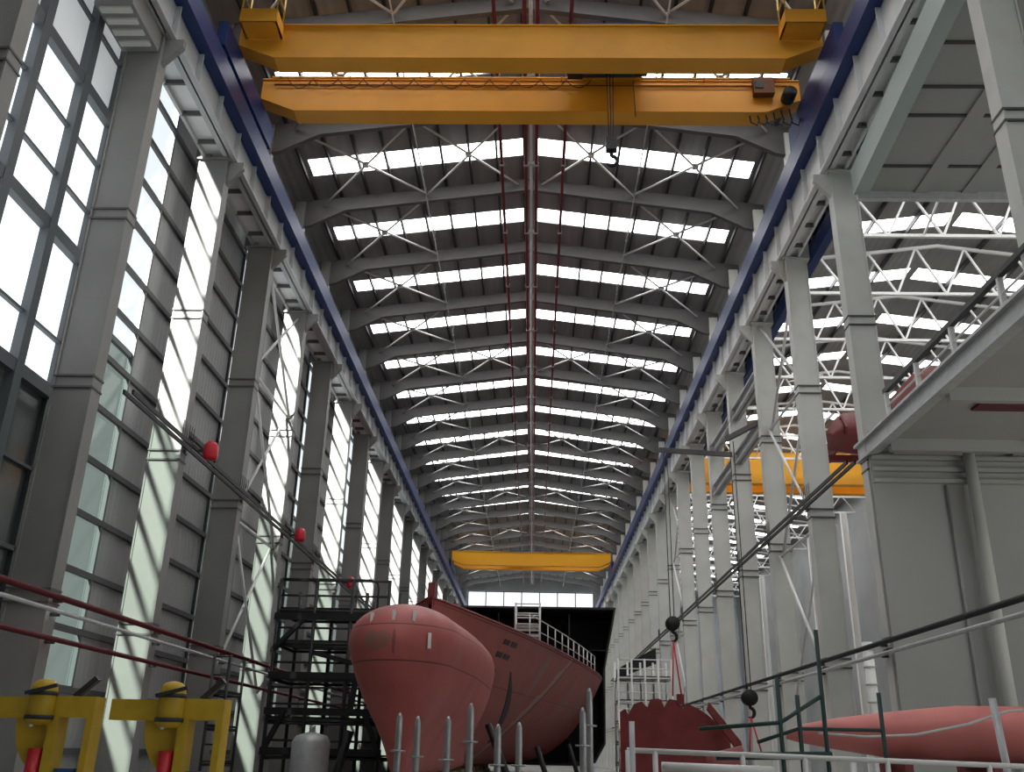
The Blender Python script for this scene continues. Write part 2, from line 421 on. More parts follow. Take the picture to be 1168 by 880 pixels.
# ------------------------------------------------------------------ vertical bracing between columns
def wall_brace(x, ya, yb, levels, label, r=.06):
    t = thing('column_bracing', (x, (ya+yb)/2, levels[0]), label, 'bracing')
    for z0, z1 in zip(levels[:-1], levels[1:]):
        MB().tube([(x-.05,ya+.25,z0),(x-.05,yb-.25,z1)], r, 6).build('brace_tube', M['rod'], t)
        MB().tube([(x+.08,ya+.25,z1),(x+.08,yb-.25,z0)], r, 6).build('brace_tube', M['rod'], t)
    for z in levels[1:-1]:
        MB().tube([(x,ya+.25,z),(x,yb-.25,z)], r, 6).build('strut', M['rod'], t)
    return t
wall_brace(-11.2, 33, 39, (3.8, 9.6, 15.5, 20.4), 'white crossed bracing between left columns beside the first tall window strip')
wall_brace(10.35, 33, 39, (3.8, 9.6, 15.2, 20.2), 'pale crossed bracing between the second and third right columns')
wall_brace(10.35, 63, 69, (3.8, 9.6, 15.2, 20.2), 'pale crossed bracing between far right columns beyond the grey bay beams')
for z, lb in ((15.75,'lower'), (18.1,'upper')):
    o = MB().ibeam_y(10.25, 39.25, 50.75, z-.3, z+.3, .4, .06, .07).build('bay_beam', M['girder'], None, (10.25,39.25,z)); tag(o, '%s of two grey beams spanning between right columns' % lb, 'beam', 'bay beams')
# brackets under runways on the right, trays and pipes
def tray(x, z, label, y0, y1, ys, wallx):
    t = thing('cable_tray', (x, y0, z), label, 'cable tray')
    h = .06
    for xx in (x, x+(.24 if x < 0 else -.24)): MB().box((xx-.03,y0,z-h),(xx+.03,y1,z+h)).build('tray_side', M['black'], t)
    for k, y in enumerate(ys):
        MB().box((min(x,wallx),y-.04,z-.2),(max(x,wallx),y+.04,z-.1)).build('tray_arm', M['dark'], t)
        if k < 8:
            for q in range(6): MB().tube([(x,y-.45+q*.18,z+.08),(x,y-.45+q*.18,z+.75)], .012, 5).build('spike', M['dark'], t)
    return t
tray(-10.84, 10.3, 'black cable tray crossing the left columns at mid height', 22.3, 120., [y for y in COLY if y > 22], -10.9)
tray(9.9, 10.3, 'black cable tray crossing the right columns at mid height', 27.6, 120., [y for y in RY if y > 28], 9.95)
for k, y in enumerate((27, 39, 51)):
    t = thing('warning_beacon', (-10.6, y+.1, 10.2), 'red warning beacon on the left cable tray, %s to the camera' % ORD[k], 'beacon', 'red beacons on the left tray')
    yy = y+.45; x = -10.2; z = 10.35
    m = MB(); m.tube([(x-.02,yy,z-.32),(x-.02,yy,z-.3),(x-.02,yy,z-.2),(x-.02,yy,z+.12),(x-.02,yy,z+.24),(x-.02,yy,z+.3)], [.08,.2,.23,.23,.15,.04], 12); m.build('dome', M['red'], t)
    MB().box((-10.565,yy-.06,z-.06),(x+.0,yy+.06,z+.0)).build('bracket', M['dark'], t)
for x, y0, y1, lst in ((-10.72, 2, 120, ((4.75,.075,'redpipe','dark red pipe along the left columns, upper of three'),(4.45,.05,'galv','grey pipe along the left columns below the red one'),(3.85,.06,'redpipe','dark red pipe along the left columns, lowest of three'))),
                   (9.78, 2, 120, ((4.8,.075,'dark','dark pipe along the right columns, upper of two'),(4.5,.06,'galv','grey pipe along the right columns, lower of two')))):
    for z, r, mt, lb in lst:
        t = thing('service_pipe', (x, y0, z), lb, 'pipe', 'service pipes on the columns')
        MB().tube([(x,y0,z),(x,y1,z)], r, 8).build('pipe_run', M[mt], t)
        for y in (COLY if x < 0 else RY):
            if y0 < y < y1: MB().box((min(x, x+(-.18 if x<0 else .17)),y-.06,z-.1),(max(x, x+(-.18 if x<0 else .17)),y+.06,z-.03)).build('pipe_bracket', M['dark'], t)

# ------------------------------------------------------------------ overhead cranes
def girder_mesh(xa, xb, ya, yb, z0, z1, taper=1.3, cut=.55):
    m = MB()
    poly = [(xa,z1),(xb,z1),(xb,z0+cut),(xb-taper,z0),(xa+taper,z0),(xa,z0+cut)]
    m.prism(poly, 'y', ya, yb)
    m.box((xa,ya-.06,z1-.03),(xb,yb+.06,z1+.02)); m.box((xa+taper,ya-.05,z0-.03),(xb-taper,yb+.05,z0))
    return m
def crane(xa, xb, yn, yf, z0, z1, mt, label, detail=True, hx=2.5, w=.68, hookz=20.9):
    t = thing('overhead_crane', ((xa+xb)/2, (yn+yf)/2, z0), label, 'crane', 'yellow overhead cranes')
    girder_mesh(xa, xb, yn, yn+w, z0, z1).build('girder', M[mt], t)
    girder_mesh(xa, xb, yf, yf+w, z0, z1).build('girder', M[mt], t)
    for x in (xa-.12, xb+.12):
        e = MB().box((x-.16,yn-1.2,z0-.52),(x+.16,yf+w+1.0,z0+.45)).build('end_carriage', M['navy'], t)
        for y in (yn-.8, yf+w+.6):
            MB().tube([(x-.09,y,z0-.44),(x+.09,y,z0-.44)], .22, 14).build('wheel', M['dark'], e)
    # trolley on both girders
    tr = MB(); tr.box((hx-1.1,yn+.1,z1+.08),(hx+1.3,yf+w-.1,z1+.22)); tr.box((hx-1.0,yn+w*.4,z1+.02),(hx+1.1,yf+w*.6,z1+.3))
    o = tr.build('trolley', M['blue'], t)
    MB().tube([(hx-.9,(yn+yf)/2+.3,z1-.15),(hx+.9,(yn+yf)/2+.3,z1-.15)], .38, 16).build('rope_drum', M['black'], o)
    MB().box((hx-1.5,(yn+yf)/2+.1,z1-.35),(hx-.95,(yn+yf)/2+.9,z1+.15)).build('hoist_motor', M['black'], o)
    MB().box((hx+.95,(yn+yf)/2,z1-.3),(hx+1.4,(yn+yf)/2+.8,z1+.1)).build('gearbox', M['black'], o)
    if detail:
        ym = (yn+yf)/2+.35
        for dx in (-.12, .12, .0):
            MB().tube([(hx+dx,ym,z1-.2),(hx+dx*.6,ym,hookz+.75)], .02, 5).build('hoist_rope', M['dark'], o)
        h = MB().box((hx-.19,ym-.14,hookz+.3),(hx+.19,ym+.14,hookz+.8)).build('hook_block', M['dark'], o)
        pts = [(hx,ym,hookz+.3),(hx,ym,hookz+.1)]+[(hx+.2*math.sin(a),ym,hookz-.12+.2*math.cos(a)) for a in [.2+k*.45 for k in range(10)]]
        MB().tube(pts, [.07]*6+[.075]*3+[.06,.045,.02], 8).build('hook', M['black'], o)
        MB().tube([(hx+.95,yf-.1,z1+.1),(hx+1.0,yf-.1,z0-.3)], .02, 5).build('pendant_cable', M['dark'], o)
        # platform cages at both ends of the near girder
        for xs, xe in ((xa+.25, xa+1.5), (xb-1.45, xb-.1)):
            c = MB().box((xs,yn-.85,z1-.62),(xe,yn-.02,z1-.55)); c.box((xs,yn-.88,z1-.62),(xe,yn-.82,z1-.08)); c.box((xs,yn-.85,z1-.62),(xs+.04,yn,z1-.08)); c.box((xe-.04,yn-.85,z1-.62),(xe,yn,z1-.08))
            cg = c.build('maintenance_platform', M[mt], t)
            for x in (xs+.03, xe-.03):
                for y in (yn-.85, yn-.1): MB().tube([(x,y,z1-.1),(x,y,z1+1.15)], .03, 6).build('guard_post', M['yellow'], cg)
            for z in (z1+.55, z1+1.15):
                MB().tube([(xs+.03,yn-.1,z),(xs+.03,yn-.85,z),(xe-.03,yn-.85,z),(xe-.03,yn-.1,z)], .028, 6).build('guard_rail', M['yellow'], cg)
            MB().box(((xs+xe)/2-.25,yn-.6,z1-.55),((xs+xe)/2+.1,yn-.2,z1+.1)).build('drive_motor', M['dark'], cg)
        # festoon on the near face of the far girder
        f = MB().box((xa+.4,yf-.24,z1-.08),(xb-.4,yf-.16,z1-.02)).build('festoon_rail', M['orange'], t)
        for k in range(8):
            x = xa+.7+k*(xb-xa-1.6)/7; MB().box((x-.02,yf-.24,z1-.08),(x+.02,yf,z1)).build('rail_bracket', M['orange'], f)
        nl = 12; xs0 = xa+1.0; xs1 = hx-.6; st = (xs1-xs0)/nl
        for k in range(nl):
            a = xs0+k*st; sag = .42 if k % 2 == 0 else .36
            MB().tube([(a+st*q/8, yf-.2, z1-.12-sag*(1-(2*q/8-1)**2)) for q in range(9)], .022, 5).build('festoon_loop', M['cable'], f)
        MB().tube([(xa+.5,yf-.1,z1-.3),(xb-.5,yf-.1,z1-.3)], .022, 5).build('power_cable', M['cable'], t)
        # electrics at the right end of the far girder
        MB().box((xb-1.75,yf-.3,z1-.75),(xb-1.0,yf-.02,z1-.05)).build('control_cabinet', M['cable'], t)
        MB().box((xb-1.7,yf-.34,z1-.55),(xb-1.4,yf-.3,z1-.25)).build('cabinet_vent', M['dark'], t)
        MB().tube([(xb-.5,yf-.5,z0+.55),(xb-.5,yf-.02,z0+.55)], .25, 14).build('travel_motor', M['black'], t)
        for k in range(6):
            x = xb-1.9+.3*k
            MB().tube([(x,yf+.2,z0+.3),(x+.05,yf+.15,z0-.35),(x+.25,yf+.1,z0-.5),(x+.35,yf+.1,z0-.2)], .03, 5).build('cable_drop', M['black'], t)
    return t
crane(-10.45, 9.6, 25.0, 27.8, 23.70, 25.10, 'orange', 'orange yellow double girder overhead crane nearest the camera')
crane(-10.45, 9.6, 116, 118.8, 23.7, 25.35, 'amber', 'bright yellow overhead crane at the far end of the main hall', detail=False, hx=-2)
crane(11.75, 32.2, 76.3, 79.2, 23.5, 26.2, 'amber', 'yellow overhead crane in the side hall behind the right columns', detail=False, hx=24)

# ------------------------------------------------------------------ side hall lattice trusses
def make_truss(y, label, nb=16):
    t = thing('lattice_truss', ((XE+XS)/2, y, 25.2), label, 'truss', 'white lattice trusses of the side hall')
    a, b = XE+.4, XS-.2; zb = 25.3; xm = (XE+XS)/2
    MB().bar((a,y,zb),(b,y,zb), .16).build('bottom_chord', M['truss'], t)
    m = MB(); m.bar((a,y,zroof2(a)-.35),(xm,y,zroof2(xm)-.35), .16); m.bar((xm,y,zroof2(xm)-.35),(b,y,zroof2(b)-.35), .16); m.build('top_chord', M['truss'], t)
    st = (b-a)/nb
    for k in range(nb):
        x0, x1 = a+k*st, a+(k+1)*st
        if k % 2: x0, x1 = x1, x0
        MB().bar((x0,y,zb),(x1,y,zroof2(x1)-.35), .1).build('web_bar', M['truss'], t)
    return t
tp = None
for i, y in enumerate([33+6*k for k in range(0, 20)]):
    lab = 'white lattice truss under the side hall roof, %s to the camera' % ORD[i]
    if tp is None: tp = make_truss(y, lab); ty = y
    else: dup(tp, (0, y-ty, 0), None, lab)
for i, (xo) in enumerate((12.9, 15.2, 17.5, 19.8, 24.4, 27, 30)):
    z = zroof2(xo)
    o = MB().box((xo-.04,28.,z-.3),(xo+.04,Y1-.1,z-.005)).build('roof_purlin', M['purlin'], None, (xo,28.,z-.3)); tag(o, 'dark side hall purlin, %s counted from the main hall' % NTH[i], 'purlin', 'side hall purlins')
for i, y in enumerate([33+6*k for k in range(0, 20)]):
    # sway frames along the length
    if i % 2 == 0:
        t = thing('sway_brace', (15.8, y+3, 25.3), 'white diagonal sway frame between side hall trusses, %s to the camera' % ORD[i//2], 'roof brace', 'side hall sway frames')
        for x in (13.5, 18.5):
            MB().bar((x,y+.1,25.35),(x,y+5.9,27.4), .09).build('brace_bar', M['truss'], t)
            MB().bar((x+.1,y+.1,27.4),(x+.1,y+5.9,25.35), .09).build('brace_bar', M['truss'], t)
# far columns of the side hall
cp = None
for i, y in enumerate([45+12*k for k in range(0, 9)]):
    lab = 'white side hall column along its outer wall, %s to the camera' % ORD[i]
    if cp is None:
        cp = thing('hall_column', (31.5, y, 0), lab, 'column', 'outer columns of the side hall')
        MB().ibeam_y(0,0,0.01,0,0.01,.01) if False else None
        m = MB(); m.box((31.2,y-.25,.05),(31.25,y+.25,25.3)); m.box((31.75,y-.25,.05),(31.8,y+.25,25.3)); m.box((31.25,y-.04,.05),(31.75,y+.04,25.3)); m.build('shaft', M['truss'], cp)
        MB().box((31.0,y-.4,0),(32.0,y+.4,.05)).build('base_plate', M['truss'], cp)
        c0 = y
    else: dup(cp, (0, y-c0, 0), None, lab)
# two white silo-like pipes with ladders seen between the right columns
for i, (x, y) in enumerate(((20.2,58),(22.2,58))):
    t = thing('standpipe', (x,y,0), 'white vertical pipe in the side hall, %s one between the nearest right columns' % ('left' if i == 0 else 'right'), 'pipe', 'white standpipes')
    MB().tube([(x,y,0),(x,y,8.4)], .3, 14).build('pipe_run', M['truss'], t)
    for k in range(8): MB().tube([(x,y,.9+k),(x,y,1.0+k)], .35, 14).build('flange', M['galv'], t)

# ------------------------------------------------------------------ annex on the near right: mezzanine and upper gallery
t = thing('mezzanine', (14, 20, 0), 'grey panelled mezzanine with railing on the near right', 'mezzanine')
MB().box((XR+.2,2,10.35),(20,27.35,10.6)).build('deck_soffit', M['grey'], t)
e = MB(); e.box((XR+.02,2,10.25),(XR+.18,27.45,10.75)); e.box((XR-.1,2,10.68),(XR+.25,27.45,10.76)); e.box((XR-.06,2,10.2),(XR+.25,27.45,10.27)); e.build('edge_beam', M['galv'], t)
MB().box((XR+.03,26.58,0),(20,26.68,10.24)).build('back_panel', M['grey'], t)
for k, z in enumerate((9.4, 9.75, 10.1)): MB().box((XR+.05,26.4,z-.06),(20,26.58,z+.06)).build('panel_rail', M['grey'], t)
MB().tube([(12.75,26.2,0),(12.75,26.2,10.3)], .16, 14).build('prop', M['column'], t)
MB().tube([(12.1,26.5,0),(12.1,26.5,9.3)], .04, 8).build('conduit', M['grey'], t)
for y in (8, 12.5, 17, 21.5, 25.5): MB().box((XR+.25,y-.1,10.0),(20,y+.1,10.35)).build('soffit_joist', M['grey'], t)
MB().box((14.1,2,10.2),(14.3,27.3,10.35)).build('soffit_bearer', M['grey'], t)
MB().box((11.4,22.3,10.28),(20,22.9,10.345)).build('red_strip', M['redpipe'], t)
for y in (9, 12, 15, 18, 20.5, 22.7, 24.9): MB().box((XR+.05,y-.05,10.75),(XR+.17,y+.05,11.55)).build('rail_post', M['truss'], t)
MB().box((XR+.04,6,11.55),(XR+.18,25.0,11.68)).build('hand_rail', M['dark'], t)
MB().tube([(XR+.1,6,11.15),(XR+.1,25.0,11.15)], .03, 6).build('mid_rail', M['truss'], t)

t = thing('upper_gallery', (14, 20, 20), 'upper grey panelled gallery with pale teal edge beam at the top right', 'gallery')
def gv(pts): return [(x*.945, y*.945, 1.7+(z-1.7)*.945) for x, y, z in pts]
CUB = [(0,1,2,3),(4,7,6,5),(0,4,5,1),(1,5,6,2),(2,6,7,3),(3,7,4,0)]
MB().add(gv([(10.95,27.3,20),(19,27.3,20),(19,5,20),(9.6,5,20),(10.95,27.3,20.3),(19,27.3,20.3),(19,5,20.3),(9.6,5,20.3)]), CUB).build('soffit_panel', M['grey'], t)
MB().add(gv([(10.9,27.4,19.9),(11.4,27.4,19.9),(10.1,5,19.9),(9.6,5,19.9),(10.9,27.4,20.9),(11.4,27.4,20.9),(10.1,5,20.9),(9.6,5,20.9)]), CUB).build('edge_beam', M['teal'], t)
for k, y in enumerate((25.8, 23.2, 21.9, 20.1, 18, 15.5, 12)):
    m = MB().box((11.2-(27-y)*.05,y-.05,19.94),(19,y+.05,20)); m.v = gv(m.v); m.build('panel_joint', M['joint'], t)
for x in (13.2, 14.8): m = MB().box((x-.25,5,19.93),(x+.25,27.3,20)); m.v = gv(m.v); m.build('soffit_rib', M['grey'], t)
m = MB().box((11.0,27.3,19.7),(19,27.5,20.2)); m.v = gv(m.v); m.build('fascia', M['galv'], t)

# red ribbed hull block standing in the side hall
t = thing('hull_block', (18, 40, 0), 'dark red curved hull block raised on posts in the side hall beyond the mezzanine railing', 'ship block')
m = MB(); n = 26; top = []
for k in range(n+1):
    u = k/n; x = 12.7+9.5*u
    top.append((x, 38.6+1.2*math.sin(u*9)*.5, 14.3, 15.0+4.9*u**.8+.35*math.sin(u*17)))
for (xa,ya,za,ta),(xb,yb,zb,tb) in zip(top[:-1], top[1:]):
    rings = [[(x, y-.9*math.sin(math.pi*q/8), z+(t_-z)*q/8) for q in range(9)] for x,y,z,t_ in ((xa,ya,za,ta),(xb,yb,zb,tb))]
    m.add(rings[0]+rings[1], [(q,q+1,q+10,q+9) for q in range(8)], True)
m.build('curved_shell', M['oxide'], t)
for k in range(0, 8):
    xa, ya, za, ta = top[2+3*k]
    mm = MB(); mm.prism([(ya-.95,za+.6),(ya-1.05,(za+ta)/2),(ya-.6,ta-.2),(ya+1.6,ta-.3),(ya+1.6,za)], 'x', xa-.05, xa+.05); mm.build('frame_rib', M['salmon' if k % 2 else 'oxide'], t)
MB().box((12.8,40.0,14.2),(22,40.2,14.5)).build('bottom_stringer', M['oxide'], t)
for x in (16.2, 21.5): MB().box((x-.2,39.9,0),(x+.2,40.3,14.2)).build('support_post', M['truss'], t)

# ------------------------------------------------------------------ the ship under construction
SX = -3.5; ZD = 6.5; ZK = 1.0
def lerp_tab(tab, y):
    if y <= tab[0][0]: return tab[0][1:]
    for a, b in zip(tab[:-1], tab[1:]):
        if y <= b[0]:
            k = (y-a[0])/(b[0]-a[0]); return tuple(p+(q-p)*k for p, q in zip(a[1:], b[1:]))
    return tab[-1][1:]
#        y     half breadth, fullness power, keel z
TAB = [(31.5,.06,1.2,4.6),(33,.62,1.15,3.2),(36,1.55,1.1,1.9),(41,3.05,1.0,1.2),(46,4.35,.85,1.05),(50,5.3,.7,1.0),(56,6.6,.52,1.0),(62,7.75,.40,1.0),(68,8.5,.30,1.0),(78,8.9,.22,1.0)]
def section(y, n=18):
    B, p, zk = lerp_tab(TAB, y)
    pts = []
    for k in range(n+1):
        tt = k/n
        pts.append((B*(tt**p if tt > 0 else 0)*(1-.0*tt), zk+(ZD-zk)*tt**1.15))
    return pts
ys = [31.5+.5*k for k in range(0, 69)]
v = []; f = []; n = 18
for y in ys:
    s = section(y, n)
    ring = [(SX-b, y, z) for b, z in reversed(s)] + [(SX+b, y, z) for b, z in s[1:]]
    v += ring
W = 2*n+1
for i in range(len(ys)-1):
    for k in range(W-1): f.append((i*W+k, i*W+k+1, (i+1)*W+k+1, (i+1)*W+k))
ship = thing('ship', (SX, 31.5, 0), 'red primed ship bow with bulbous nose under construction', 'ship')
HM = hull_mat('hull_primer', (.32,.075,.064), weld=(45.4, .95, .32, (.36,.29,.23)), seam_z=((2,4.3,.02),(1,39.0,.02),(1,51.5,.025)),
              patches=(((SX+4.2,47,5.2),(3,.55,1.1),(.20,.15,.12)),((SX+4.2,46.6,3.6),(3,.5,1.0),(.16,.12,.10)),((SX+5.6,55.5,4.2),(3,.5,1.6),(.20,.13,.11)),((SX+4,46.2,2.2),(3,.35,1.0),(.2,.16,.13)),((SX+7,60,5),(3,.5,1.4),(.16,.10,.09))))
m = MB(); m.add(v, f, True); hull = m.build('hull_plating', HM, ship)
m = MB()
for i in range(len(ys)-1):
    a = lerp_tab(TAB, ys[i])[0]; b = lerp_tab(TAB, ys[i+1])[0]
    m.add([(SX-a,ys[i],ZD-.12),(SX+a,ys[i],ZD-.12),(SX+b,ys[i+1],ZD-.12),(SX-b,ys[i+1],ZD-.12)], [(0,1,2,3)])
m.build('deck', M['oxide'], ship)
# gunwale bar
for s in (-1, 1):
    MB().tube([(SX+s*lerp_tab(TAB,y)[0], y, ZD+.02) for y in ys[::3]], .05, 6).build('gunwale', M['oxide'], ship)
# bulb
prof = [(0,5.5),(.3,5.47),(.55,5.38),(.76,5.22),(.92,4.98),(1,4.65),(.97,4.25),(.89,3.85),(.76,3.35),(.56,2.75),(.35,2.2),(.20,1.65),(.12,1.15),(.0,1.05)]
def catmull(P, sub=3):
    out = []
    for i in range(len(P)-1):
        p0, p1, p2, p3 = P[max(i-1,0)], P[i], P[i+1], P[min(i+2,len(P)-1)]
        for q in range(sub):
            t_ = q/sub
            out.append(tuple(.5*((2*b)+(-a+c)*t_+(2*a-5*b+4*c-d)*t_*t_+(-a+3*b-3*c+d)*t_**3) for a,b,c,d in zip(p0,p1,p2,p3)))
    return out+[P[-1]]
pr = catmull(prof); zc = 4.15
NT = 24.35
AN = [4,10,18,26,34,42,50,58,66,74,82,90]
def bulb_ring(side):
    rows = []
    for h, z in pr:
        y0 = NT + (2.0*(1-math.sqrt(max(0, 1-((z-4.3)/1.21)**2))) if z > 4.3 else .42*(4.3-z)**1.35)
        L = max(.15, 2.5*max(h, .02))
        row = [(SX-.1+side*h*1.58*math.sin(math.radians(a)), y0+L*(1-math.cos(math.radians(a))), z) for a in [0]+AN]
        ye = row[-1][1]
        for k in range(1, 19):
            y = ye+(45.5-ye)*k/18; t_ = max(0, min(1, (y-28)/7)); he = h*(1-t_)+(h**.5)*t_; row.append((SX-.1+side*he*(1.58+.62*(1-math.exp(-(y-ye)/3.2))-(.1*(y-36) if y > 36 else 0)), y, z))
        rows.append(row)
    return rows
m = MB()
for side in (-1, 1):
    rows = bulb_ring(side); nc = len(rows[0]); v = [p for r in rows for p in r]; f = []
    for i in range(len(rows)-1):
        for k in range(nc-1): f.append((i*nc+k, i*nc+k+1, (i+1)*nc+k+1, (i+1)*nc+k))
    m.add(v, f, True)
BM_ = hull_mat('bulb_primer', (.42,.10,.09), seam_z=((2,4.78,.018),(2,3.86,.018),(1,29.6,.02)), patches=(((SX-.55,24.6,4.4),(.42,1.2,.33),(.17,.12,.08)),((SX-.1,24.6,4.4),(.05,.8,.4),(.06,.04,.03))))
bulb = m.build('bulbous_bow', BM_, ship)
for x, y, z in ((-4.3,24.98,4.92),(-3.68,24.72,4.96),(-3.15,24.82,4.98),(-2.72,24.8,4.4)):
    MB().box((x-.035,y-.12,z-.22),(x+.035,y+.12,z+.18)).build('lifting_lug', M['rod'], bulb)
# draught marks: two painted columns of numerals and bars on the bow flare, port and mirrored
def hull_x(y, z):
    B, p, zk = lerp_tab(TAB, y); tt = max(0, min(1, ((z-zk)/(ZD-zk))))**(1/1.15); return SX+B*tt**p
mk = MB()
BARS = {'h': [(0,.8,.2,.36)], 'i': [(0,.72,.16,.36)], 'e': [(0,.8,.05,.2)]}
for z, y, pat in ((5.72,39.2,'ii'),(5.2,39.0,'ii'),(4.55,37.0,'hhh'),(4.05,38.8,'i'),(3.6,38.4,'e'),(3.1,37.8,'hh')):
    for q_, ch in enumerate(pat):
        for ya, yb, za, zb in BARS[ch]:
            ya += q_*1.0; yb += q_*1.0
            q = [(hull_x(y+a,z+c)+.025, y+a, z+c) for a, c in ((ya,za),(yb,za),(yb,zb),(ya,zb))]
            mk.add(q+[(p[0]-.07,p[1],p[2]) for p in q], [(0,1,2,3),(7,6,5,4),(0,4,5,1),(1,5,6,2),(2,6,7,3),(3,7,4,0)])
mk.build('draught_mark', M['black'], hull)
op = MB(); pts = []  # black crescent strip added over the plating behind the bulb
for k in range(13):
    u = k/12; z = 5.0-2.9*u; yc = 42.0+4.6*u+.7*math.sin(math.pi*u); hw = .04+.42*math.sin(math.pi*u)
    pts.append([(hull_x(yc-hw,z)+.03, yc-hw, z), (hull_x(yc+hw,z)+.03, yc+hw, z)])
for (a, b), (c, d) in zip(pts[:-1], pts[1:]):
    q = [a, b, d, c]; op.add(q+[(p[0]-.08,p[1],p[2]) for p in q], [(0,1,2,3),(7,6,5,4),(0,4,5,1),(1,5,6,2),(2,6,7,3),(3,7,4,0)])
op.build('black_crescent', M['black'], hull)
# stem post and deck fittings
MB().box((SX-.12,31.6,ZD-.2),(SX+.12,32.0,ZD+.55)).build('stem_post', M['oxide'], ship)
rl = MB(); posts = [y for y in [43+1.7*k for k in range(0, 12)]]
rail = MB().tube([(SX+lerp_tab(TAB,y)[0]-.25, y, ZD+1.1) for y in posts], .028, 6).build('deck_rail', M['galv'], ship)
MB().tube([(SX+lerp_tab(TAB,y)[0]-.25, y, ZD+.55) for y in posts], .022, 6).build('mid_rail', M['galv'], rail)
for y in posts: MB().tube([(SX+lerp_tab(TAB,y)[0]-.25, y, ZD-.12),(SX+lerp_tab(TAB,y)[0]-.25, y, ZD+1.12)], .03, 6).build('stanchion', M['rod'], rail)

# keel blocks and shores
kb = None
for i, y in enumerate((38, 42, 46, 50, 54, 58, 62, 66)):
    lab = 'timber topped keel block under the ship, %s to the camera' % ORD[i]
    if kb is None:
        kb = thing('keel_block', (SX,y,0), lab, 'keel block', 'keel blocks'); k0 = y
        MB().box((SX-.7,y-.4,0),(SX+.7,y+.4,.75)).build('concrete_base', M['concrete'], kb); MB().box((SX-.6,y-.35,.75),(SX+.6,y+.35,1.0)).build('timber_cap', M['wood'], kb)
    else: dup(kb, (0,y-k0,0), None, lab)
for i, (x0, x1, y, z) in enumerate(((-.4,-1.5,33,2.6),(-5.9,-5.3,28.5,2.2),(2.6,1.9,52,2.2),(3.6,3.0,58,2.0),(.9,.2,44,2.0))):
    o = MB().tube([(x0,y,0),(x1,y,z)], .12, 8).build('shore_prop', M['black'], None, (x0,y,0))
    tag(o, ('black raking prop against the right side of the bulb','black raking prop on the left of the bulb','black prop under the hull, third back on its right side','black prop under the hull, farthest back on its right side','black prop under the hull just behind the bulb')[i], 'prop', 'shores under the ship')

# tall dark midship block behind the bow
t = thing('midship_block', (-2, 66, 0), 'tall black open ended midship block behind the red bow', 'ship block')
YB = 66; outer = [(-9.9,11.3),(5.75,11.35),(5.55,10.2),(5.2,8.6),(4.95,7.2),(4.9,2.4),(4.2,1.2),(3,1.0),(-7,1.0),(-8.6,1.2),(-9.3,2.4),(-9.5,7.2)]
inner = [(-2+(x+2)*.982, 6.2+(z-6.2)*.972) for x, z in outer]
no = len(outer); v = []; f = []
for y in (YB, YB+34):
    v += [(x,y,z) for x,z in outer]; v += [(x,y,z) for x,z in inner]
for i in range(no):
    j = (i+1)%no
    f += [(i,j,no+j,no+i),(2*no+i,3*no+i,3*no+j,2*no+j),(i,2*no+i,2*no+j,j),(no+i,no+j,3*no+j,3*no+i)]
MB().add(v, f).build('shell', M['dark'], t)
MB().prism([p for p in inner], 'y', YB+6, YB+6.1).build('bulkhead', M['black'], t)  # inside parts black: the block's inner shadow put into the colour
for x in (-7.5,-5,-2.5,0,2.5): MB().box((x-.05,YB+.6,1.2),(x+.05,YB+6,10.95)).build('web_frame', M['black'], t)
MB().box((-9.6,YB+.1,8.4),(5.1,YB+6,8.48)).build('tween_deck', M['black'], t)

# white stair tower on the deck
def scaffold(name, label, x0, x1, y0, y1, levels, nx, mt, base=0, extra=None, cat='scaffold', deckmat='dark', rail=True, r=.06, cap=True):
    t = thing(name, ((x0+x1)/2, (y0+y1)/2, base), label, cat)
    xs = [x0+(x1-x0)*i/(nx-1) for i in range(nx)]
    top = levels[-1]+(1.15 if rail else 0)
    for x in xs:
        for y in (y0, y1): MB().tube([(x,y,base),(x,y,top)], r, 6).build('standard', M[mt], t)
    for z in levels:
        for y in (y0, y1): MB().tube([(x0,y,z),(x1,y,z)], r*.85, 6).build('ledger', M[mt], t)
        for x in (xs[0], xs[-1]): MB().tube([(x,y0,z-.03),(x,y1,z-.03)], r*.85, 6).build('transom', M[mt], t)
        MB().box((x0,y0,z+r),(x1,y1,z+r+.06)).build('deck_board', M[deckmat], t)
        if rail:
            for dz in (.55, 1.1): MB().tube([(x0,y0,z+dz),(x1,y0,z+dz)], r*.6, 6).build('guard_rail', M[mt], t)
    return t
t = scaffold('stair_tower', 'white stair tower standing on the ship deck', -.9, .3, 46.5, 48, [ZD+.55, ZD+1.0], 2, 'rod', ZD-.1, r=.05, deckmat='galv')
for k in range(5): MB().box((-.8,46.3,ZD+.2+.3*k),(.2,46.55,ZD+.24+.3*k)).build('step', M['rod'], t)

# left access scaffold beside the bulb
t = scaffold('access_scaffold', 'dark access scaffold with black decks left of the bulb', -9.3, -5.3, 34, 37, [1.4, 2.6, 4.0, 5.2, 6.35], 4, 'dark', r=.07, deckmat='black')
for z in (1.6, 2.9, 4.1, 6.15):
    MB().box((-9.4,33.9,z-.12),(-5.2,34.02,z+.12)).build('fascia_beam', M['black'], t)
for (xa,za),(xb,zb) in (((-9.3,1.6),(-8.7,2.9)),((-5.3,1.6),(-5.9,2.9)),((-9.3,5.0),(-8.3,6.1)),((-6.4,2.9),(-6.0,6.2)),((-7.9,4.9),(-6.2,4.5))):
    MB().bar((xa,33.95,za),(xb,33.95,zb), .2, .16).build('knee_brace', M['black'], t)
MB().tube([(-9.3,34,7.5),(-6.0,34,7.5),(-5.75,34,7.4),(-5.7,34,7.2),(-5.7,34,6.4)], .04, 6).build('hooped_rail', M['dark'], t)
t = scaffold('ladder_scaffold', 'thin steel stair scaffold at the far left beneath the yellow stands and columns', -9.9, -9.4, 29.5, 31, [1.2, 2.2, 3.2], 2, 'dark', r=.045, deckmat='dark')
